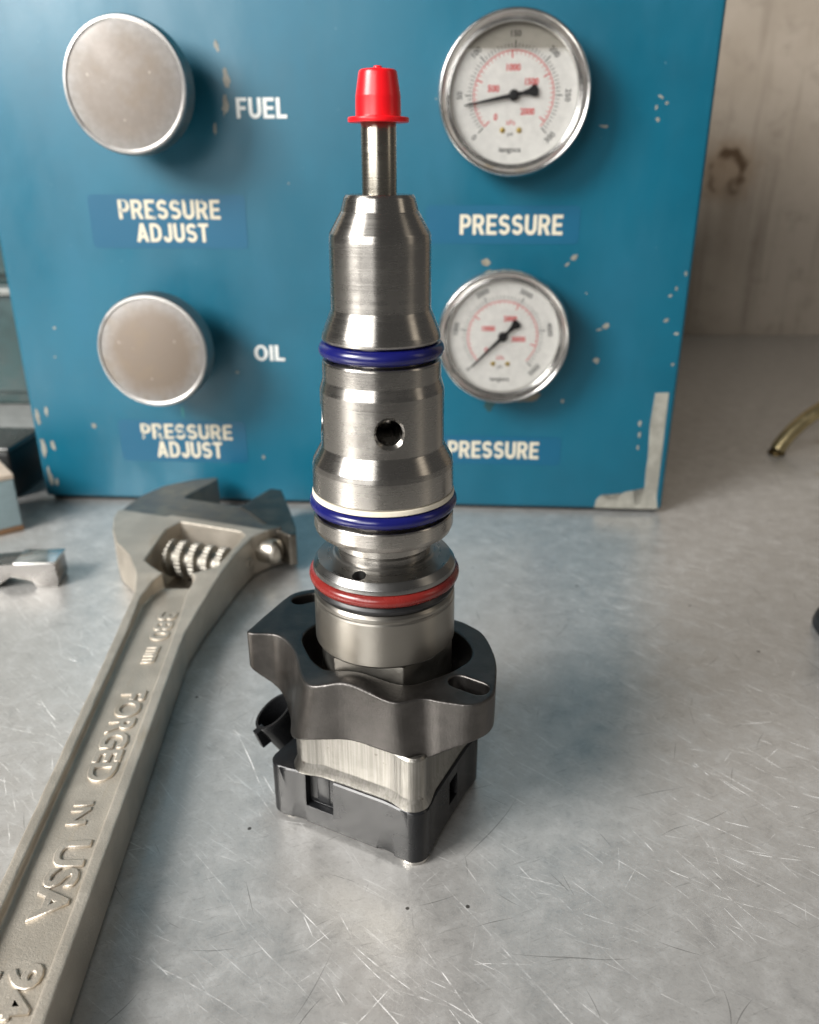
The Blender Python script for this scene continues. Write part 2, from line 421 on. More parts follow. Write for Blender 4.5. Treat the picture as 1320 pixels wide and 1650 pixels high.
def print_me(s, w, h, ext=.06):
    cu = bpy.data.curves.new('t', 'CURVE'); cu.dimensions = '2D'; cu.fill_mode = 'BOTH'; x = 0.0
    for ch in s:
        wd, loops = GLYPH[ch]
        for lp in loops:
            sp_ = cu.splines.new('POLY'); sp_.points.add(len(lp) - 1); sp_.use_cyclic_u = True
            for q, p in zip(sp_.points, lp): q.co = (p[0] + x, p[1], 0, 1)
        x += wd + .10
    x -= .10
    o = bpy.data.objects.new('t', cu); COL.objects.link(o); bpy.context.view_layer.update()
    me = bpy.data.meshes.new_from_object(o.evaluated_get(bpy.context.evaluated_depsgraph_get())); bpy.data.objects.remove(o, do_unlink=True)
    bm = bmesh.new(); bm.from_mesh(me)
    for v in bm.verts: v.co = Vector(((v.co.x - x / 2) * w / x, (v.co.y - .5) * h, 0)) * K
    bmesh.ops.recalc_face_normals(bm, faces=bm.faces)
    r = bmesh.ops.extrude_face_region(bm, geom=list(bm.faces))
    for q in r['geom']:
        if isinstance(q, bmesh.types.BMVert): q.co.z += ext * K
    bmesh.ops.recalc_face_normals(bm, faces=bm.faces); bm.to_mesh(me); bm.free(); me.materials.clear(); return me
def panel_text(name, s, x0, x1, z0, z1, mat, thick=.030, dy=-.19):
    me = print_me(s, x1 - x0, z1 - z0)
    xform(me, (R(90), 0, 0), ((x0 + x1) / 2, dy, (z0 + z1) / 2))
    return obj(name, me, mat, cab)
def worn_paint(name, col, under, amt, scale=420):
    g = N(name); co = g.co(); n = g.ramp(g.noise(co, scale, 3, .6), amt, amt + .05)
    return g.set(col=g.mix(n, col, under), rough=.5)
g = N('label_blue'); M_label = g.set(col=(.0013, .083, .158), rough=.42)
M_cream = worn_paint('worn_cream_print', (.60, .55, .43), (.02, .08, .19), .70)
M_cream2 = worn_paint('very_worn_cream_print', (.56, .51, .39), (.002, .082, .158), .585, 170)
M_white = plain('white_print', (.74, .76, .74), .5)
def sticker(x0, x1, z0, z1):
    pts = fillet([(x0, z0, 3), (x1, z0, 3), (x1, z1, 3), (x0, z1, 3)], True)
    me = prism('sticker', pts, 0, .12); xform(me, (R(90), 0, 0), (0, -.06, 0)); return obj('label_sticker', me, M_label, cab)
sticker(58.6, 151.9, 164, 193.8); sticker(257, 345, 167.5, 188.5); sticker(57.6, 141.5, 29.5, 57.5); sticker(262, 344, 32, 51)
panel_text('lettering', 'PRESSURE', 76.4, 136.9, 180.4, 191.0, M_cream2); panel_text('lettering', 'ADJUST', 85.5, 128.9, 167.6, 178.0, M_cream)
panel_text('lettering', 'PRESSURE', 276.6, 335.4, 172.6, 183.5, M_cream)
panel_text('lettering', 'PRESSURE', 72.2, 132.4, 45.1, 55.2, M_cream2); panel_text('lettering', 'ADJUST', 81.4, 124.9, 32.4, 43.4, M_cream)
panel_text('lettering', 'PRESSURE', 272.3, 330.0, 36.2, 47.4, M_cream)
panel_text('lettering', 'FUEL', 150.9, 179.2, 233.6, 244.0, M_white, .045); panel_text('lettering', 'OIL', 150.9, 169.9, 97.4, 107.0, M_white, .045)

M_chip = satin('bare_primer', (.31, .305, .265), .55, 0.0, 900, .3, .35)
M_chip2 = satin('dirty_primer', (.24, .22, .17), .6, 0.0, 900, .3, .4)
def chip_poly(pts, mat=M_chip):
    me = prism('chip', pts, 0, .12); xform(me, (R(90), 0, 0), (0, -.03, 0)); return obj('paint_chip', me, mat, cab)
def chip(x, z, w, h, rot=0.0, mat=M_chip):
    n = 14; pts = []
    for k in range(n):
        a = 2 * math.pi * k / n; q = random.uniform(.55, 1.1)
        px, pz = w * q * math.cos(a), h * q * math.sin(a)
        pts.append((x + px * math.cos(rot) - pz * math.sin(rot), z + px * math.sin(rot) + pz * math.cos(rot)))
    return chip_poly(pts, mat)
for c in [(383, 243.5, 1.9, .8, -.6), (386.5, 240.3, 1.2, .9, 0), (381.3, 238.4, .8, 1.2, 0), (382.7, 232.4, 1.3, 1.2, 0), (354.2, 229.1, 2.8, .9, -.1),
          (343, 160.2, 2.8, 1.6, .7), (339.6, 156.2, 2.0, .8, .7), (408.3, 151.6, 1, 1.3, 0), (403.8, 143, .8, 1.3, 0), (400.9, 139, 1.3, 1, .3),
          (400.4, 124.9, 1.9, 1.2, .4), (407.0, 116.9, 1.5, .9, 0), (365.2, 121, 2.2, 1.7, .4), (361.5, 118.8, 2.2, .6, .3), (361.4, 100, 2.3, 2.2, 0),
          (407.2, 98.4, 1, 1, 0), (342.7, 74.4, 1.3, 1.3, 0), (391.6, 60.8, 1.2, 2.2, .2), (392.2, 53.8, 1, 2.2, 0), (392.1, 45.3, .8, 2, 0),
          (142.4, 269.3, 1.3, 3.2, .3), (146.6, 253.7, 2.0, 5.4, .15), (144.8, 240.3, 2.1, 6.4, -.15), (138, 228.1, 1.1, 3.6, -.1),
          (25.8, 116.2, 1.1, .9, 0), (41.3, 53.1, 1.8, 2.2, .6), (139.2, 89.8, 1, 1, 0), (151.9, 33.8, 1.2, 1.8, 0),
          (4.4, 59, 1.8, 6.5, .05), (11, 62, 1.1, 4.2, 0), (4.6, 37.8, 2.0, 7.5, .05), (11.2, 39.4, 1.6, 5.0, .05), (5.6, 17, 1.7, 8, .05), (9.6, 13.5, 1.6, 3, 0),
          (23, 98, .7, .6, 0), (178, 200, .5, .6, 0), (262, 243, .4, .5, 0), (352, 140, .6, .5, 0), (215, 60, .6, .7, 0)]: chip(*c)
chip(292, 157, 3.4, 2.6, .3, M_chip2); chip(322, 76.5, 8, 3.0, .25, M_chip2); chip(297, 72, 4, 6, 0, plain('dark_green_under_paint', (.012, .055, .06), .5))
chip(101.3, 63.2, .8, 3.6, 0, plain('green_paint_run', (.02, .20, .19), .4))
rag = []
for x, z in [(398.8, 80.5), (407.0, 80.8), (407.3, 45), (407.8, 11.4), (408.9, 3.4), (401, 3.4), (368.6, 3.4), (369.1, 9.0), (371, 11.6), (373.2, 12.4), (375.4, 9.9), (379, 9.2), (383, 9.4), (385.1, 13.6), (388, 15.2), (391.9, 15.8), (393, 11), (394, 7.5), (396.5, 6.4), (398.5, 8.0), (399.4, 18), (398.6, 30), (399.2, 38.2), (398.2, 60)]:
    rag.append((x + random.uniform(-.35, .35), z + random.uniform(-.3, .3)))
chip_poly(rag)

# knobs: thick knurled aluminium discs on a short shaft
def knob_face(name, amt, seed):
    g = N(name); co = g.co(); x, y, z = g.sep(co)
    d = g.vmath('LENGTH', g.comb(x, y, 0.0)).outputs['Value']
    n = g.noise(g.map(co, (1, 1, 1), loc=(seed, 0, 0)), 55, 5, .65); n2 = g.noise(co, 320, 4, .6)
    grime = g.math('MULTIPLY', g.ramp(g.math('ADD', d, g.math('MULTIPLY', g.math('SUBTRACT', n, .5), .022)), .031, .019), amt)
    c = g.mix(g.ramp(n2, .35, .7), (.23, .22, .21), (.28, .27, .26))
    c = g.mix(grime, c, (.175, .14, .11))
    c = g.mix(g.math('MULTIPLY', g.ramp(n, .46, .66), amt * .55), c, (.20, .155, .11))
    c = g.mix(g.math('MULTIPLY', g.ramp(g.noise(co, 260, 2, .5), .72, .76), .4), c, (.58, .54, .48))
    return g.set(col=c, metal=g.ramp(grime, 0, .9, .22, .08), rough=g.ramp(n, .3, .7, .52, .66), normal=g.bump(n2, .12, .0004))
M_knob = satin('knurled_aluminium', (.40, .388, .375), .42, 1.0, 800, .1)
M_dark = plain('dark_metal', (.05, .05, .05), .45, .6)
def knob(cx, cz, amt, seed, label):
    seg = 240; prof = [(0, 14.4), (29.8, 14.4), (31.0, 15.0), (32.0, 14.8), (33.0, 13.2), (33.0, 1.4), (31.8, 0), (0, 0)]
    v, f = [], []; rows = []
    for i, (r, z) in enumerate(prof):
        if r == 0: rows.append([len(v)]); v.append((0, 0, z)); continue
        rows.append(list(range(len(v), len(v) + seg)))
        for k in range(seg):
            q = r - (.55 if (k % 2 and r == 33.0) else 0)
            v.append((q * math.cos(2 * math.pi * k / seg), q * math.sin(2 * math.pi * k / seg), z))
    for A, B in zip(rows, rows[1:]):
        for k in range(seg):
            k2 = (k + 1) % seg
            if len(A) == 1: f.append((A[0], B[k], B[k2]))
            elif len(B) == 1: f.append((A[k], A[k2], B[0]))
            else: f.append((A[k], B[k], B[k2], A[k2]))
    k = obj('pressure_knob', mesh('knob', v, f, 20), M_knob, cab, (cx, -20.5, cz), (R(90), 0, 0))
    k['label'] = label
    obj('knob_face', lathe('kf', [(0, 14.75), (29.4, 14.75), (29.9, 14.45)], 96, 60, False), knob_face('grimy_knob_face_' + str(int(cz)), amt, seed), k)
    obj('knob_shaft', lathe('ks', [(9, -20.4), (9, 0), (8, .3)], 48), M_dark, k)
    return k
knob(102.2, 247.2, .65, 3.0, 'brushed knob next to the word FUEL')
knob(99.4, 109.4, 1.0, 9.0, 'grimier brushed knob next to the word OIL')

# pressure gauges
M_bezel = satin('polished_bezel', (.66, .65, .63), .17, 1.0, 700, .03, .06)
M_dial = plain('dial_white', (.88, .87, .83), .55)
M_black = plain('dial_black', (.02, .02, .022), .5); M_red = plain('dial_red', (.72, .045, .05), .5)
M_needle = plain('needle_black', (.008, .008, .009), .4); M_brass = satin('brass_screw', (.62, .45, .14), .3, 1.0)
def glass_mat():
    g = N('gauge_window'); m = g.m
    tr = g.n('ShaderNodeBsdfTransparent'); gl = g.n('ShaderNodeBsdfGlossy'); gl.inputs['Roughness'].default_value = .06
    fr = g.n('ShaderNodeFresnel'); fr.inputs[0].default_value = 1.45
    mx = g.n('ShaderNodeMixShader'); g.put(mx.inputs[0], g.math('MULTIPLY', fr.outputs[0], .8)); g.put(mx.inputs[1], tr.outputs[0]); g.put(mx.inputs[2], gl.outputs[0])
    out = g.t.nodes['Material Output']; g.t.links.new(mx.outputs[0], out.inputs[0]); return m
M_glass = glass_mat()
def air_mat():
    g = N('air_pocket'); tr = g.n('ShaderNodeBsdfTransparent'); tr.inputs[0].default_value = (.82, .81, .79, 1)
    g.t.links.new(tr.outputs[0], g.t.nodes['Material Output'].inputs[0]); return g.m
M_air = air_mat()

def gauge(cx, cz, Ro, black, red, rmax, ndl, ticks, rticks, level, label, nrot=True):
    s = Ro / 39.5
    g = obj('pressure_gauge', lathe('bezel', [(Ro * .93, 0), (Ro * .93, 7), (Ro * .99, 8.4, .8), (Ro, 11, 1.5), (Ro, 19, 2), (Ro * .975, 21.8, 1.4), (Ro * .94, 21.4, 1.2), (Ro * .875, 17.4, 1.2), (Ro * .853, 18.4, .6), (Ro * .838, 17.8, .3), (Ro * .838, 13)], 128, 40), M_bezel, cab, (cx, -.2, cz), (R(90), 0, 0))
    g['label'] = label
    obj('dial_face', disc_me('dial', Ro * .855, 13.0), M_dial, g)
    obj('window', disc_me('win', Ro * .842, 17.0), M_glass, g)
    def pol(a, r): return (r * math.sin(R(a)), r * math.cos(R(a)))
    def tick(a, r0, r1, w):
        p, q = Vector(pol(a, r0)), Vector(pol(a, r1)); d = (q - p).normalized(); nn = Vector((-d.y, d.x)) * w / 2
        return mesh('tk', [(*(p + nn), 13.12), (*(q + nn), 13.12), (*(q - nn), 13.12), (*(p - nn), 13.12)], [(0, 1, 2, 3)], recalc=False)
    parts = []
    for i in range(ticks * 10 + 1):
        a = -135 + 270 * i / (ticks * 10); maj = i % 10 == 0
        parts.append(tick(a, 21.6 * s, (25.4 if maj else 24.4 if i % 5 == 0 else 24.0) * s, (.55 if maj else .32) * s))
    for t, a in black:
        rot = {True: -a, False: 0}[nrot]
        if a > 100: rot = -a + 180
        if a < -100: rot = -a - 180
        me = text_me(t, None, 2.9 * s, 0, .01); p = pol(a, 28.3 * s); xform(me, (0, 0, R(rot)), (*p, 13.12)); parts.append(me)
    me = text_me('psi', None, 2.4 * s, 0); xform(me, loc=(-.9 * s, -18.6 * s, 13.12)); parts.append(me)
    me = text_me('iengocs', 11.5 * s, 3.4 * s, 0, .012); xform(me, loc=(-.8 * s, -26.4 * s, 13.12)); parts.append(me)
    obj('black_scale', join('bs', parts), M_black, g)
    parts = []
    for i in range(rticks * 10 + 1):
        a = -135 + (rmax + 135) * i / (rticks * 10); maj = i % 10 == 0
        parts.append(tick(a, (17.4 if maj else 19.0) * s, 20.8 * s, (.6 if maj else .28) * s))
    for k in range(90):
        a0, a1 = -135 + 270 * k / 90, -135 + 270 * (k + 1) / 90
        parts.append(mesh('arc', [(*pol(a0, 20.6 * s), 13.1), (*pol(a1, 20.6 * s), 13.1), (*pol(a1, 21.05 * s), 13.1), (*pol(a0, 21.05 * s), 13.1)], [(3, 2, 1, 0)], recalc=False))
    for t, x, y, w in red:
        me = text_me(t, w * s, 3.3 * s, 0, .03); xform(me, loc=(x * s, y * s, 13.12)); parts.append(me)
    me = text_me('kPa', None, 2.3 * s, 0); xform(me, loc=(-.8 * s, -12.9 * s, 13.12)); parts.append(me)
    obj('red_scale', join('rs', parts), M_red, g)
    # needle with paddle tail
    nd = [(-.35, 26), (.35, 26), (1.05, 3), (1.2, -2), (.85, -4.5), (1.5, -8.0), (2.9, -10.6), (2.6, -12.4), (0, -12.9), (-2.6, -12.4), (-2.9, -10.6), (-1.5, -8.0), (-.85, -4.5), (-1.2, -2), (-1.05, 3)]
    me = prism('needle', [(x * s, y * s) for x, y in nd], 15.0, 15.7); xform(me, (0, 0, R(-ndl)))
    n_ = obj('needle', me, M_needle, g)
    obj('needle_hub', lathe('hub', [(0, 16.6), (2.2 * s, 16.6, .4), (2.7 * s, 16.0), (2.7 * s, 13.2)], 40), M_needle, g)
    for x in (-4.4, 4.4):
        sc = lathe('sc', [(0, 13.9), (1.1 * s, 13.8, .3), (1.45 * s, 13.1)], 24); xform(sc, loc=(x * s - .7 * s, -16.6 * s, 0))
        obj('dial_screw', sc, M_brass, g)
    if level:
        rr = Ro * .835; a0 = math.asin(level / rr * s)
        pts = [(rr * math.cos(a0 + (math.pi - 2 * a0) * k / 30), rr * math.sin(a0 + (math.pi - 2 * a0) * k / 30)) for k in range(31)]
        obj('air_pocket', prism('air', pts, 15.9, 16.6), M_air, g)
    return g
gauge(303.4, 243.6, 39.9, [('0', -135), ('50', -90), ('100', -45), ('150', 0), ('200', 45), ('250', 90), ('300', 135)],
      [('0', -9.0, -10.2, 1.9), ('500', -10.6, 3.2, 6.0), ('1000', -.6, 13.0, 7.2), ('1500', 9.2, 6.4, 7.0), ('2000', 7.6, -7.6, 7.4)], 126, -101, 6, 4, 21.3,
      'upper gauge with its needle pointing left')
gauge(303.2, 116.6, 38.7, [('0', -135), ('1000', -81), ('2000', -27), ('3000', 27), ('4000', 81), ('5000', 135)],
      [('0', -9.6, -8.4, 1.9), ('10000', -8.6, 4.6, 7.8), ('20000', 4.2, 10.6, 7.8), ('30000', 9.6, -1.6, 8.2)], 105, -135, 5, 3.0 and 3, 0,
      'lower gauge with its needle resting at zero')

# ------------------------------------------------------------------ fuel injector
inj = empty('fuel_injector', (-8.0, 233.7, 0))
tag(inj, 'steel diesel fuel injector standing upright with red cap, blue and red seal rings', 'injector')
M_sleeve = turned_steel('turned_steel_sleeve', (.41, .39, .362), .24, 700, .8, .014, .06)
M_stem = turned_steel('dark_nozzle_steel', (.36, .335, .285), .24, 700, .5, .06, .25)
M_collar = turned_steel('grey_turned_steel', (.27, .266, .258), .27, 1200, .25, .03, .10)
M_barrel = turned_steel('dull_barrel_steel', (.31, .292, .262), .31, 800, .5, .03, .12)
M_bluer = plain('blue_rubber', (.005, .0065, .095), .22, spec=.6)
M_redr = plain('red_rubber', (.18, .014, .011), .26, spec=.6)
M_blackr = plain('black_rubber', (.012, .012, .013), .35)
M_whiter = plain('ivory_ring', (.72, .66, .54), .45)
g = N('red_cap_plastic'); M_cap = g.set(col=(.74, .006, .012), rough=.30, sss=.12, sssr=(1.0, .12, .08), ssss=.004, spec=.5)

obj('nozzle_tip', lathe('stem', [(0, 228), (4.0, 228), (4.55, 227), (4.62, 202.4)], 64), M_stem, inj)
cap = lathe('cap', [(0, 232.9), (1.0, 232.9, .4), (1.2, 232.2, .3), (3.2, 232.1), (4.75, 232.0, .9), (5.05, 230.3, .6), (5.75, 226.0, 1), (5.85, 221.2, .3), (7.9, 221.15, .35), (7.9, 219.9, .35), (4.7, 219.9)], 64)
cp = obj('protective_cap', cap, M_cap, inj); cp['label'] = 'bright red plastic cap pressed on the injector tip'

# upper sleeve with ring groove and cross ports
prof = [(4.2, 202.5), (9.0, 202.7, .5), (9.55, 201.9, .4), (10.5, 198.5, .2), (10.75, 198.15, .2), (13.75, 192.9, 1.0), (13.95, 191.0, .8), (14.05, 173.0, 1.6), (16.7, 166.6, 1.0), (16.95, 165.2, .6), (16.7, 164.5, .3),
        (14.6, 164.4), (14.6, 159.2), (16.8, 159.0, .4), (17.1, 158.4, .4), (17.15, 153.6, 1.2), (18.1, 150.4, 1.0), (18.3, 134.0, 1.4), (20.9, 129.2, 1.2), (21.2, 127.6, .8), (21.4, 120.2, .4), (21.0, 119.9), (18.6, 119.9), (18.6, 112.8), (21.2, 112.7, .4), (21.5, 112.2, .4), (21.5, 108.3, .5), (20.9, 106.6, .5),
        (16.6, 106.4, .3), (15.9, 106.0, .3), (15.9, 102.2, .4), (15.0, 101.6, .3), (14.7, 100.8, .4), (14.7, 97.0)]
sl = lathe('sleeve', prof, 160, 30)
bm = bmesh.new(); bm.from_mesh(sl)
bmesh.ops.holes_fill(bm, edges=[e for e in bm.edges if e.is_boundary]); bmesh.ops.recalc_face_normals(bm, faces=bm.faces); bm.to_mesh(sl); bm.free()
cuts = []
for a in (-82, 8, 98, 188):
    d = (math.cos(R(a)), math.sin(R(a)), 0)
    cuts.append(aim(lathe('c', [(0, -2), (3.75, -2), (3.75, 30), (0, 30)], 48, round_=False), d, (0, 0, 141.6)))
    cuts.append(aim(lathe('c', [(0, 16.4), (3.2, 16.4), (5.8, 19.4), (5.8, 30), (0, 30)], 48, round_=False), d, (0, 0, 141.6)))
obj('nozzle_sleeve', solve(sl, cuts, ang=28), M_sleeve, inj)
def ring(name, Rm, r, z, mat, label, sq=1.0):
    o = obj(name, torus(name, Rm, r, z, sq=sq), mat, inj); o['label'] = label; return o
ring('seal_ring', 15.85, 2.15, 161.9, M_bluer, 'upper blue seal ring')
ring('seal_ring', 20.55, 2.0, 115.9, M_bluer, 'lower blue seal ring')
obj('backup_ring', lathe('bk', [(18.7, 119.8), (21.5, 119.75, .3), (21.7, 118.2, .3), (18.7, 117.8)], 128), M_whiter, inj)['label'] = 'thin ivory ring above the lower blue seal'
# collar
col = lathe('collar', [(0, 98.9), (14.0, 98.9), (15.6, 98.6, .5), (16.2, 98.2, .3), (20.9, 97.0, .5), (22.4, 94.9, .4), (22.6, 93.4, .3), (19.6, 93.2), (19.6, 86.2), (0, 86.2)], 160, 30, True)
hole = aim(lathe('c', [(0, 0), (2.1, 0), (2.1, 12), (0, 12)], 48, round_=False), (0, 0, 1), (18.6 * math.cos(R(-112)), 18.6 * math.sin(R(-112)), 87.5))
obj('valve_collar', solve(col, [hole], ang=28), M_collar, inj)
ring('seal_ring', 21.75, 2.05, 91.3, M_redr, 'dark red seal ring')
obj('backup_ring', lathe('bk2', [(19.7, 89.2), (22.0, 89.0, .4), (22.7, 87.8, .6), (22.2, 86.5, .4), (19.7, 86.4)], 128), M_blackr, inj)['label'] = 'black ring under the red seal'
# lower barrel and hexagon
obj('lower_barrel', lathe('lb', [(0, 86.1), (21.6, 86.1, .4), (22.35, 85.1, .5), (22.5, 84.2, .2), (22.3, 83.6, .1), (22.55, 83.0, .2), (22.7, 69.0, .5), (22.2, 68.2, .3), (20.0, 68.1), (0, 68.1)], 144, 30), M_barrel, inj)
hexp = [(22.5 * math.cos(R(-74 + 60 * k)), 22.5 * math.sin(R(-74 + 60 * k)), .8) for k in range(6)]
obj('hex_nut', prism('hex', fillet(hexp, True), 40, 68.05), satin('hex_steel', (.40, .385, .35), .33, 1.0, 1200, .12), inj)

# forged clamp
out = [(-47.4, 8.8), (-37.2, 7.2), (-30.5, -2.2), (-26.9, -14.6), (-22.6, -23.4), (-12.2, -25.4), (-4.5, -28.0), (3.8, -31.2), (11.8, -29.0), (17.9, -30.6), (27, -32.0), (33, -27.5), (35.0, -19.5), (36.0, -6.7), (33.5, 7.5), (29, 14), (24, 18), (10, 25), (-5, 31.5), (-18, 38), (-25, 40.6), (-31, 39.8), (-36.6, 36), (-41.8, 25), (-46.4, 14.0)]
bot = [47.6, 39.5, 34.5, 37, 42.5, 44.0, 43.6, 42.4, 39.6, 43.4, 48.6, 48.8, 48.5, 48, 47, 45, 43, 42, 42, 44, 46, 47, 47.5, 47.6, 47.6]
bdx = [0, -.5, -2.5, -4.0, -3.0, 0, 0, 1.5, 1.0, .5] + [0] * 15
o3 = spline([(x, y, z) for (x, y), z in zip(out, bot)], 6); ob = spline([(x + d, y, z) for (x, y), z, d in zip(out, bot, bdx)], 6)
clamp = prism('clamp', [(p[0], p[1]) for p in o3], [p[2] for p in o3], 62)
for v, p in zip(clamp.vertices, ob): v.co.x = p[0] * K
hole = spline([(-28.4, 6), (-25.4, -4), (-21.8, -10.5), (-16.5, -15.6), (-6, -19.3), (6.5, -21.9), (15.5, -18.2), (23.2, -12.7), (28.0, -6.6), (28.2, 1), (23.8, 9.5), (14, 17.5), (0, 21.5), (-14, 20.5), (-24.5, 14.5)], 5)
def slot(cx, cy, ang, L, r):
    pts = []
    for s_, base in ((1, -90), (-1, 90)):
        for k in range(9):
            a = R(base + 180 * k / 8); pts.append((s_ * 1 * L / 2 + r * math.cos(a), r * math.sin(a)))
    c, s_ = math.cos(R(ang)), math.sin(R(ang))
    return [(cx + x * c - y * s_, cy + x * s_ + y * c) for x, y in pts]
clm = solve(clamp, [prism('h', hole, 20, 70), prism('s', slot(26.3, -21.6, -32, 7.0, 3.3), 20, 70), prism('s', slot(-30.2, 33.0, 25, 5.0, 3.1), 20, 70)], voxel=.42, smooth=3)
for v in clm.vertices:                                   # the front lip swells up towards the nut
    x, y, z = v.co / K
    if z > 56: v.co.z += K * (z - 56) / 6 * 3.6 * math.exp(-((x + 10) ** 2 / 110 + (y + 22) ** 2 / 60))
def forged(name):
    g = N(name); co = g.co()
    m = g.noise(co, 110, 5, .65); f = g.noise(co, 1400, 4, .65); s = g.ramp(g.noise(co, 700, 2, .5), .68, .75)
    c = g.mix(g.ramp(m, .35, .68), (.085, .080, .076), (.118, .111, .105))
    return g.set(col=c, metal=1.0, rough=g.ramp(m, .3, .7, .36, .46), normal=g.bump(f, .25, .0003))
o = obj('clamp', clm, forged('dark_forged_steel'), inj); o['label'] = 'dark forged clamp with two slotted bolt holes'

# square solenoid: steel spacer on a black plastic housing. local frame: e1 along the front face, e2 towards the back right
TH = math.atan2(-24, 48); CX, CY = -3.3, .4
def loc2(p): c, s = math.cos(TH), math.sin(TH); return (CX + p[0] * c - p[1] * s, CY + p[0] * s + p[1] * c)
def plan(x0, x1, y0, y1, r, dx, dy, n=8):
    """rounded rectangle with sides drawn in by dx (left, right) and dy (front, back)"""
    pts = []
    for cx, cy, a0 in ((x1 - r, y0 + r, -90), (x1 - r, y1 - r, 0), (x0 + r, y1 - r, 90), (x0 + r, y0 + r, 180)):
        arc = [(cx + r * math.cos(R(a0 + 90 * k / n)), cy + r * math.sin(R(a0 + 90 * k / n))) for k in range(n + 1)]
        pts += arc
        p = arc[-1]
        horiz = a0 in (90 - 90 + 90 * 1,) 
        nx = {-90: (x1, y1 - r), 0: (x0 + r, y1), 90: (x0, y0 + r), 180: (x1 - r, y0)}[a0]
        inw = {-90: (-dx, 0), 0: (0, -dy), 90: (dx, 0), 180: (0, dy)}[a0]
        for k in range(1, 16):
            t = k / 16; b = min(1, t / .2, (1 - t) / .2); b = b * b * (3 - 2 * b)
            pts.append((p[0] + (nx[0] - p[0]) * t + inw[0] * b, p[1] + (nx[1] - p[1]) * t + inw[1] * b))
    return [loc2(p) for p in pts]
def loft(name, rings, ang=35):
    v, f = [], []; n = len(rings[0][0])
    for pts, z in rings: v += [(p[0], p[1], z) for p in pts]
    for i in range(len(rings) - 1):
        for k in range(n): f.append((i * n + k, i * n + (k + 1) % n, (i + 1) * n + (k + 1) % n, (i + 1) * n + k))
    f.append(tuple(range(n))[::-1]); f.append(tuple(range((len(rings) - 1) * n, len(rings) * n)))
    return mesh(name, v, f, ang)
def spacer_mat():
    g = N('milled_spacer_steel'); co = g.co()
    n = g.noise(g.map(co, (1, 1, .02)), 1400, 3, .6); m = g.noise(co, 120, 4, .6)
    c = g.mix(g.ramp(m, .35, .7), (.27, .26, .24), (.33, .318, .292)); c = g.mix(g.ramp(n, .4, .62, 0, .6), c, (.19, .18, .16)); c = g.mix(g.ramp(g.noise(co, 330, 2, .5), .70, .76, 0, .7), c, (.12, .10, .085))
    return g.set(col=c, metal=1.0, rough=g.ramp(m, .3, .7, .36, .48), normal=g.bump(n, .3, .0003))
B0, B1, F0, F1 = -21.0, 29.6, -25.3, 25.0
sp = loft('spacer', [(plan(B0 + .2, B1 - .2, F0 + .2, F1, 5.6, 1.2, 1.6), 22.0), (plan(B0 + .2, B1 - .2, F0 + .2, F1, 5.6, 1.2, 1.6), 23.0), (plan(B0 + 1.3, B1 - 1.3, F0 + 1.3, F1 - 1, 4.7, 1.2, 1.7), 25.8), (plan(B0 + 1.4, B1 - 1.4, F0 + 1.4, F1 - 1, 4.6, 1.2, 1.7), 26.3), (plan(B0 + 1.4, B1 - 1.4, F0 + 1.4, F1 - 1, 4.6, 1.2, 1.7), 40.6), (plan(B0 + 2.1, B1 - 2.1, F0 + 2.1, F1 - 1.7, 4.2, 1.2, 1.7), 41.4)], 24)
obj('spacer_block', sp, spacer_mat(), inj)
M_plas = satin('black_nylon', (.010, .0105, .0115), .22, 0.0, 300, .04, .1, .0003, .28)
H0, H1, H2, H3 = -29.4, 29.8, -25.5, 25.0
hs = loft('housing', [(plan(H0 + .5, H1 - .5, H2 + .5, H3 - .5, 5.0, .7, .7), 1.0), (plan(H0, H1, H2, H3, 5.2, .7, .7), 1.8), (plan(H0, H1, H2, H3, 5.2, .7, .7), 12), (plan(H0, H1, H2, H3, 5.2, .8, 1.0), 21.4), (plan(H0 + .5, H1 - .5, H2 + .5, H3 - .5, 5.0, .8, 1.0), 22.0)], 28)
def lbox(x0, x1, y0, y1, z0, z1):
    me = box_me('c', x0, x1, y0, y1, z0, z1); xform(me, (0, 0, TH), (CX, CY, 0)); return me
hs = solve(hs, [lbox(-14.2, -3.6, -31, -21.8, 8.6, 30), lbox(26.0, 36, -2.5, 4.0, 8.0, 17.5), lbox(-20.0, -14.5, -30, -22, -5, 2.0), lbox(13.0, 19.5, -30, -21.5, -5, 2.4), lbox(-30, -21.5, 2, 12, 17, 30)], ang=28, bevel=.35)
obj('solenoid_housing', hs, M_plas, inj)
obj('latch_tab', (lambda m: m)(xform(box_me('lt', -11.4, -6.4, -22.0, -21.0, 9.4, 20.2, .3), (0, 0, TH), (CX, CY, 0))), M_plas, inj)
for ex, ey in ((24.4, -20.2), (-22.4, -19.0), (22.4, 19.5), (-22.4, 19.5)):
    me = lathe('foot', [(0, 0), (4.7, 0, .4), (5.1, .5, .3), (5.0, 1.3), (0, 1.3)], 40); p = loc2((ex, ey)); xform(me, loc=(p[0], p[1], 0))
    obj('bolt_head', me, satin('bolt_steel', (.55, .53, .50), .3), inj) if ex > 0 and ey < 0 else obj('bolt_head', me, bpy.data.materials['bolt_steel'] if 'bolt_steel' in bpy.data.materials else M_collar, inj)
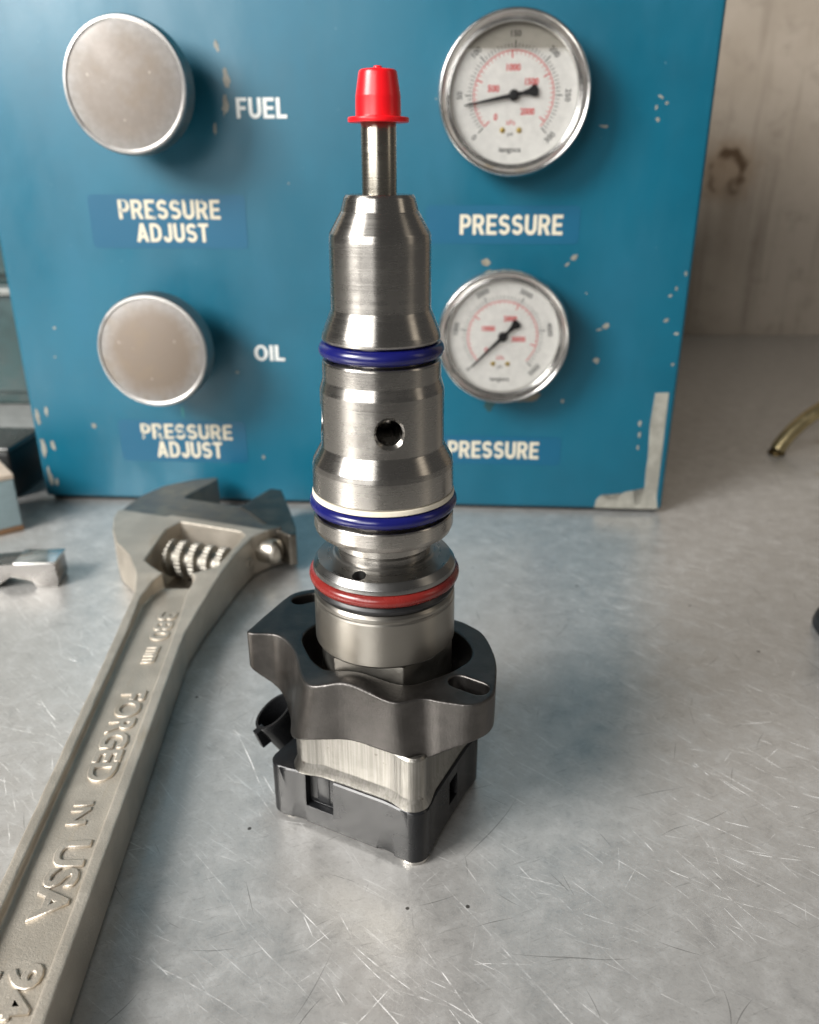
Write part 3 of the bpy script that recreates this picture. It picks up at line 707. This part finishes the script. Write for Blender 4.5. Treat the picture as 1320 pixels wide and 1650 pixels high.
# oval plug socket on the left
def oval(rx, ry, n=40): return [(rx * math.cos(2 * math.pi * k / n), ry * math.sin(2 * math.pi * k / n)) for k in range(n)]
def socket():
    rings = [(oval(5.6, 3.8), -19), (oval(7.2, 4.8), -9), (oval(8.2, 5.6), -3), (oval(8.7, 6.0), 0), (oval(8.5, 5.8), .5), (oval(7.6, 4.9), .5), (oval(7.4, 4.7), 0), (oval(6.6, 4.2), -10)]
    return loft('socket', rings, 40)
sk = socket(); ax = Vector((-.34, -.16, .92)).normalized(); e2_ = Vector((.62, .78, 0)); e2_ = (e2_ - ax * e2_.dot(ax)).normalized(); e3_ = ax.cross(e2_)
sk.transform(Matrix.Translation(Vector((-41.2, 12.4, 26.6)) * K) @ Matrix((e2_, e3_, ax)).transposed().to_4x4())
cn = obj('plug_socket', sk, M_plas, inj); cn['label'] = 'oval black plug socket'
obj('socket_arm', xform(box_me('arm', -36, -22, 4, 14, 6, 16, 1.2), (0, 0, TH), (CX, CY, 0)), M_plas, inj)
obj('latch_tab', xform(box_me('lt2', -2.0, 2.0, -1.3, 1.3, -4.5, 3.5, .3), (R(0), R(-18), R(40)), (-45.2, 6.8, 20.5)), M_plas, inj)

# ------------------------------------------------------------------ adjustable wrench
wr = empty('adjustable_wrench', (-110, 300, 0))
tag(wr, 'satin grey adjustable wrench lying on the bench left of the injector', 'wrench')
def w(p): return (p[0] + 110, p[1] - 300)
def xr(y): return -.0637 * y - 80.5
hp = [(xr(345), 345), (xr(115), 115), (xr(108) - 6, 106), (xr(108) - 20, 106), (xr(115) - 26.5, 115), (xr(200) - 28.2, 200), (xr(345) - 31, 345)]
handle = prism('h', [w(p) for p in hp], 0.6, 17)
def sub(pts): return [w(p) for p in pts]
rec = [(xr(352) - 4.6, 346), (xr(120) - 3.8, 120), (xr(120) - 23, 120), (xr(200) - 24.2, 200), (xr(346) - 26.6, 346), (-126.5, 358), (-122.5, 366), (-117, 369.5), (-111, 367), (-106, 360)]
rec = fillet([(p[0] + 110, p[1] - 300, 4) for p in rec], True)
hd = [(xr(296) - .3, 296), (xr(315) + .2, 315), (-98.2, 338), (-94.2, 363), (-90.5, 385), (-85.5, 404), (-79, 412), (-69, 418.5), (-64.8, 421), (-66.5, 428), (-70.7, 439.5), (-101, 450.5), (-137.5, 464.2), (-136.2, 470), (-123.8, 496.0), (-125.4, 500.3), (-139.6, 496.4), (-156.1, 484.8), (-165.3, 468.4), (-170.7, 443), (-169.4, 431), (-164.4, 413.3), (-156.6, 396.6), (-146.1, 383), (-136.6, 364.7), (-133.0, 349.5), (xr(325) - 30.8, 325), (xr(296) - 30.2, 296)]
hz = [16.7, 17.3, 18.8, 22.5, 23.5, 24, 24, 24, 24, 24, 24, 24, 24, 24, 24, 24, 24, 24, 24, 24, 24, 24, 24, 23.5, 22.5, 19.5, 17.4, 16.7]
head = prism('hd', [w(p) for p in hd], 0.8, hz)
win = [(-136, 377, 4), (-134.8, 414, 3), (-129.5, 424.5, 1), (-93, 411, 1), (-89.6, 405.5, 2), (-97.4, 371, 4), (-106.5, 364.5, 5), (-124, 364.5, 6)]
win = fillet([(p[0] + 110, p[1] - 300, p[2]) for p in win], True)
# ground jaw faces sit a step lower than the plated body
step = [(-190, 448), (-140, 431.5), (-133, 439.5), (-88, 423.4), (-50, 409.6), (-50, 520), (-190, 520)]
groove = [(-136, 442), (-60, 414.8), (-60, 425), (-136, 452)]
wm = solve(handle, [prism('r', rec, 13.6, 30), prism('w', win, 2.5, 40), prism('s', sub(step), 22.4, 40), prism('gr', [(p[0] + 110, p[1] - 300) for p in [(-128, 428.5), (-62, 405.0), (-62, 421.0), (-128, 445)]], 4, 18.5)], [head], voxel=.45, smooth=6, turn=-math.atan(.0637))
def wrench_mat():
    g = N('satin_plated_steel'); co = g.co(); x, y, z = g.sep(co)
    f = g.noise(co, 1100, 4, .7); m = g.noise(co, 60, 5, .6)
    s = g.math('ADD', g.math('MULTIPLY', x, .34), g.math('MULTIPLY', y, .94))
    jaw = g.ramp(g.math('ADD', s, g.math('MULTIPLY', m, .002)), .1165, .1185)
    c = g.mix(g.ramp(m, .35, .7), (.47, .425, .36), (.57, .52, .445))
    rust = g.math('MULTIPLY', g.ramp(g.noise(g.map(co, (1, .25, 1)), 130, 4, .6),   .58, .72), .28)
    c = g.mix(rust, c, (.42, .31, .17))
    c = g.mix(jaw, c, g.mix(g.ramp(g.noise(co, 95, 4, .6), .4, .65), (.22, .21, .195), (.30, .27, .225)))
    r = g.math('ADD', g.ramp(m, .3, .7, .40, .48), g.math('MULTIPLY', jaw, -.08))
    return g.set(col=c, metal=g.ramp(jaw, 0, 1, .66, .9), rough=r, normal=g.bump(f, .5, .0005))
M_wr = wrench_mat()
hb = obj('wrench_body', wm, M_wr, wr)
M_wr2 = satin('worn_plated_steel', (.62, .575, .50), .36, 1.0, 1000, .25)
def emb(s, c, along, tall, thick=.012):
    me = text_me(s, along, tall, 0, thick, .028); xform(me, (0, 0, R(-90) + math.atan(.0637) * 1), (c[0] + 110, c[1] - 300, 13.75))
    return obj('lettering', me, M_wr, hb)
emb('380', (-113.6, 327.5), 25, 9.0); emb('mm', (-112.4, 303.5), 13, 6.0)
emb('FORGED', (-109.3, 250), 53, 10.2); emb('IN', (-108.2, 209), 10.5, 6.4); emb('USA', (-103.9, 182), 30, 10.4)
emb('94', (-100.6, 146), 16, 9.5); emb('1/', (-110.6, 147), 9, 7)
# movable jaw
mj = prism('mj', [w(p) for p in fillet([(-101.4, 448.5, 1), (-87.3, 479.2, 1.5), (-79.9, 476.5, 2), (-69.2, 440, 2), (-63.8, 420, 1.5), (-62.4, 409.5, 1), (-66, 408, 1), (-79, 420, 1), (-95, 441.5, 1)], True)], 4.2, 22.9)
obj('movable_jaw', solve(mj, voxel=.6, smooth=3), satin('ground_jaw_steel', (.23, .21, .18), .38, 1.0, 900, .3, .3), wr)
# worm screw: one helical thread with a knurled crest
def worm():
    L, r0, h, pitch = 35, 6.6, 3.4, 8.2; ns, nt = 180, 120; v, f = [], []
    for i in range(ns + 1):
        s = -L / 2 + L * i / ns
        for k in range(nt):
            a = 2 * math.pi * k / nt; ph = (s / pitch - k / nt) % 1.0
            t = 1 - abs(ph - .5) * 2; q = min(1, max(0, (t - .42) / .16)); q = q * q * (3 - 2 * q)
            kn = .32 * (1 if k % 4 < 2 else -1) if q > .92 else 0
            r = r0 + h * q + kn
            v.append((r * math.cos(a), r * math.sin(a), s))
    for i in range(ns):
        for k in range(nt): f.append((i * nt + k, i * nt + (k + 1) % nt, (i + 1) * nt + (k + 1) % nt, (i + 1) * nt + k))
    f.append(tuple(range(nt))[::-1]); f.append(tuple(range(ns * nt, (ns + 1) * nt)))
    return mesh('worm', v, f, 50)
obj('worm_screw', aim(worm(), (.94, -.34, 0), (*w((-112.2, 394.5)), 13.2)), satin('worn_worm_steel', (.36, .34, .30), .50, 1.0, 900, .15), wr)
dirw = (.94, -.34, 0)
sc = lathe('sc', [(0, 5.4), (3.2, 5.2, .6), (6.2, 3.6, 1.2), (7.0, 1.6, .8), (7.0, -8), (0, -8)], 56)
sc = solve(sc, [xform(box_me('c', -1.3, 1.3, -9, 9, 1.2, 9), (0, 0, R(15)))])
obj('pivot_screw', aim(sc, dirw, (*w((-75.5, 409)), 12.8)), M_wr2, wr)
dm = torus('dm', 2.4, .5, 0, 32, 10); obj('pin_end', aim(dm, (.9, -.43, 0), (*w((-86.6, 397.6)), 11.0)), M_wr2, wr)

# ------------------------------------------------------------------ things at the edges of the picture
# pale carton
ct = empty('carton', (-273.5, 470, 0), R(38))
tag(ct, 'pale blue carton with cream lid at the left edge of the bench', 'carton')
obj('carton_bottom_band', box_me('cb', -24, 24, -24, 24, 0, 3.4, .6), plain('brown_bottom', (.20, .11, .055), .7), ct)  # brown band along the bottom edge of the carton
obj('carton_side', box_me('cs', -23.4, 23.4, -23.4, 23.4, 3.45, 34, .8), plain('pale_blue_card', (.30, .40, .43), .6), ct)
obj('carton_lid', box_me('cl', -23.8, 23.8, -23.8, 23.8, 34.05, 37.5, .8), plain('cream_card', (.62, .52, .42), .6), ct)
# black steel block behind it
bk = empty('steel_block', (-296, 540, 0), R(-4)); tag(bk, 'black steel block with a worn bright top edge beside the cabinet', 'block')
M_bs = satin('blackened_steel', (.035, .036, .036), .38, .6, 700, .2)
obj('block_body', solve(box_me('bb', -34, 30, -20, 24, 0, 33, 2.0), [box_me('c', -60, -2, -30, -8, 8, 27)], ang=30), M_bs, bk)
obj('top_plate', box_me('tp', -36, 31, -21.5, 25, 33.05, 36.5, .9), satin('worn_dark_plate', (.20, .20, .195), .3, 1.0, 700, .2), bk)
# added dark green chest, stands in for the deeply shaded bench further back
tc = empty('added_shade_chest', (-520, 760, 0), R(-2)); tag(tc, 'added dark green chest standing in for deep shade behind the blue cabinet', 'chest')
M_tc = satin('dark_green_shade', (.012, .040, .040), .45, 0.0, 400, .1, .3)
obj('chest_body', box_me('tb', -200, 215, 0, 260, 0, 420, 4), M_tc, tc)
for i, (a, b) in enumerate([(14, 112), (120, 218), (226, 324)]):
    dr = obj('drawer', box_me('dr', -190, 206, -6, -.5, a, b, 2), satin('drawer_green_shade_%d' % i, (.014, .050, .052), .4, 0.0, 400, .1, .3), tc)
    obj('drawer_handle', box_me('dh', -190, 206, -12, -6.2, b - 9, b - 3, 1.2), satin('drawer_pull_%d' % i, (.22, .23, .22), .4), dr)
# chrome claw
cl = empty('claw_spanner', (-206, 398, 0), R(4)); tag(cl, 'chrome claw-shaped tool end poking in at the left edge', 'tool')
prof = [(-70, 2), (-40, 3), (-28, 6.5), (-18, 8.2), (-4, 8.4, .5), (14.8, 8.6, .8), (16, 14.6, .8), (-2, 14.8, 1), (-20, 14.2), (-34, 11), (-50, 8), (-70, 7)]
prof = [(-70, 0), (-46, 0), (-30, .1), (-16, 1.6), (-8, 7.0, 3), (3, 4.0, 2), (5, 0.1, .5), (15.6, .1, .6), (16.6, 3.4, .5), (16.0, 13.6, .8), (-4, 14.4, 1.2), (-20, 13.4, 2), (-40, 9.5), (-70, 7)]
me = prism('claw', fillet([(p[0], p[1]) + ((p[2],) if len(p) > 2 else ()) for p in prof], True), -8, 8); xform(me, (R(90), 0, 0))
obj('claw_body', solve(me, bevel=.8), satin('chrome', (.26, .25, .24), .24, 1.0, 500, .06), cl)
obj('claw_rim', box_me('cr', -5, 16.9, -8.8, 8.8, 13.9, 15.2, .5), satin('bright_chrome', (.75, .74, .72), .16, 1.0, 500, .05), cl)
# brass pipe
def tube(name, pts, r, seg=28):
    P = [Vector(p) for p in pts]; v, f = [], []
    up = Vector((0, 1, 0))
    for i, p in enumerate(P):
        d = (P[min(i + 1, len(P) - 1)] - P[max(i - 1, 0)]).normalized(); a = d.cross(up).normalized(); b = a.cross(d)
        v += [tuple(p + a * r * math.cos(2 * math.pi * k / seg) + b * r * math.sin(2 * math.pi * k / seg)) for k in range(seg)]
    for i in range(len(P) - 1):
        for k in range(seg): f.append((i * seg + k, i * seg + (k + 1) % seg, (i + 1) * seg + (k + 1) % seg, (i + 1) * seg + k))
    f.append(tuple(range(seg))); f.append(tuple(range((len(P) - 1) * seg, len(P) * seg)))
    return mesh(name, v, f, 50)
bp = empty('brass_pipe', (289, 612, 0)); tag(bp, 'bent brass pipe rising from the bench at the right edge', 'pipe')
pts = []
for k in range(25):
    a = R(22 + 60 * k / 24); pts.append((112 * (math.cos(R(22)) - math.cos(a)), 18 * k / 24, 3 + 78 * (math.sin(a) - math.sin(R(22)))))
obj('pipe', tube('bp', pts, 5.7), satin('dull_brass', (.55, .45, .25), .34, 1.0, 500, .08, .3), bp)
obj('pipe_flange', lathe('pf', [(0, 0), (6.2, 0), (6.5, 1, .3), (6.2, 2.6, .4), (5.6, 3)], 40), satin('dark_brass', (.14, .10, .045), .4), bp)
# black rubber stand at the right edge
rs = empty('rubber_stand', (221.5, 342, 0)); tag(rs, 'round black rubber foot cut off by the right edge', 'foot')
obj('foot_pad', lathe('fp', [(0, 0), (23.4, 0, 1), (24.6, 2.2, .8), (23.6, 6, 1), (21.5, 9), (0, 9)], 64), plain('black_rubber_pad', (.014, .014, .016), .4), rs)
obj('foot_post', lathe('fs', [(21, 9.05), (20.2, 20, 2), (20.4, 27, 2), (17.5, 29.5, 1), (0, 30)], 64), plain('grey_black_plastic', (.035, .034, .036), .35), rs)
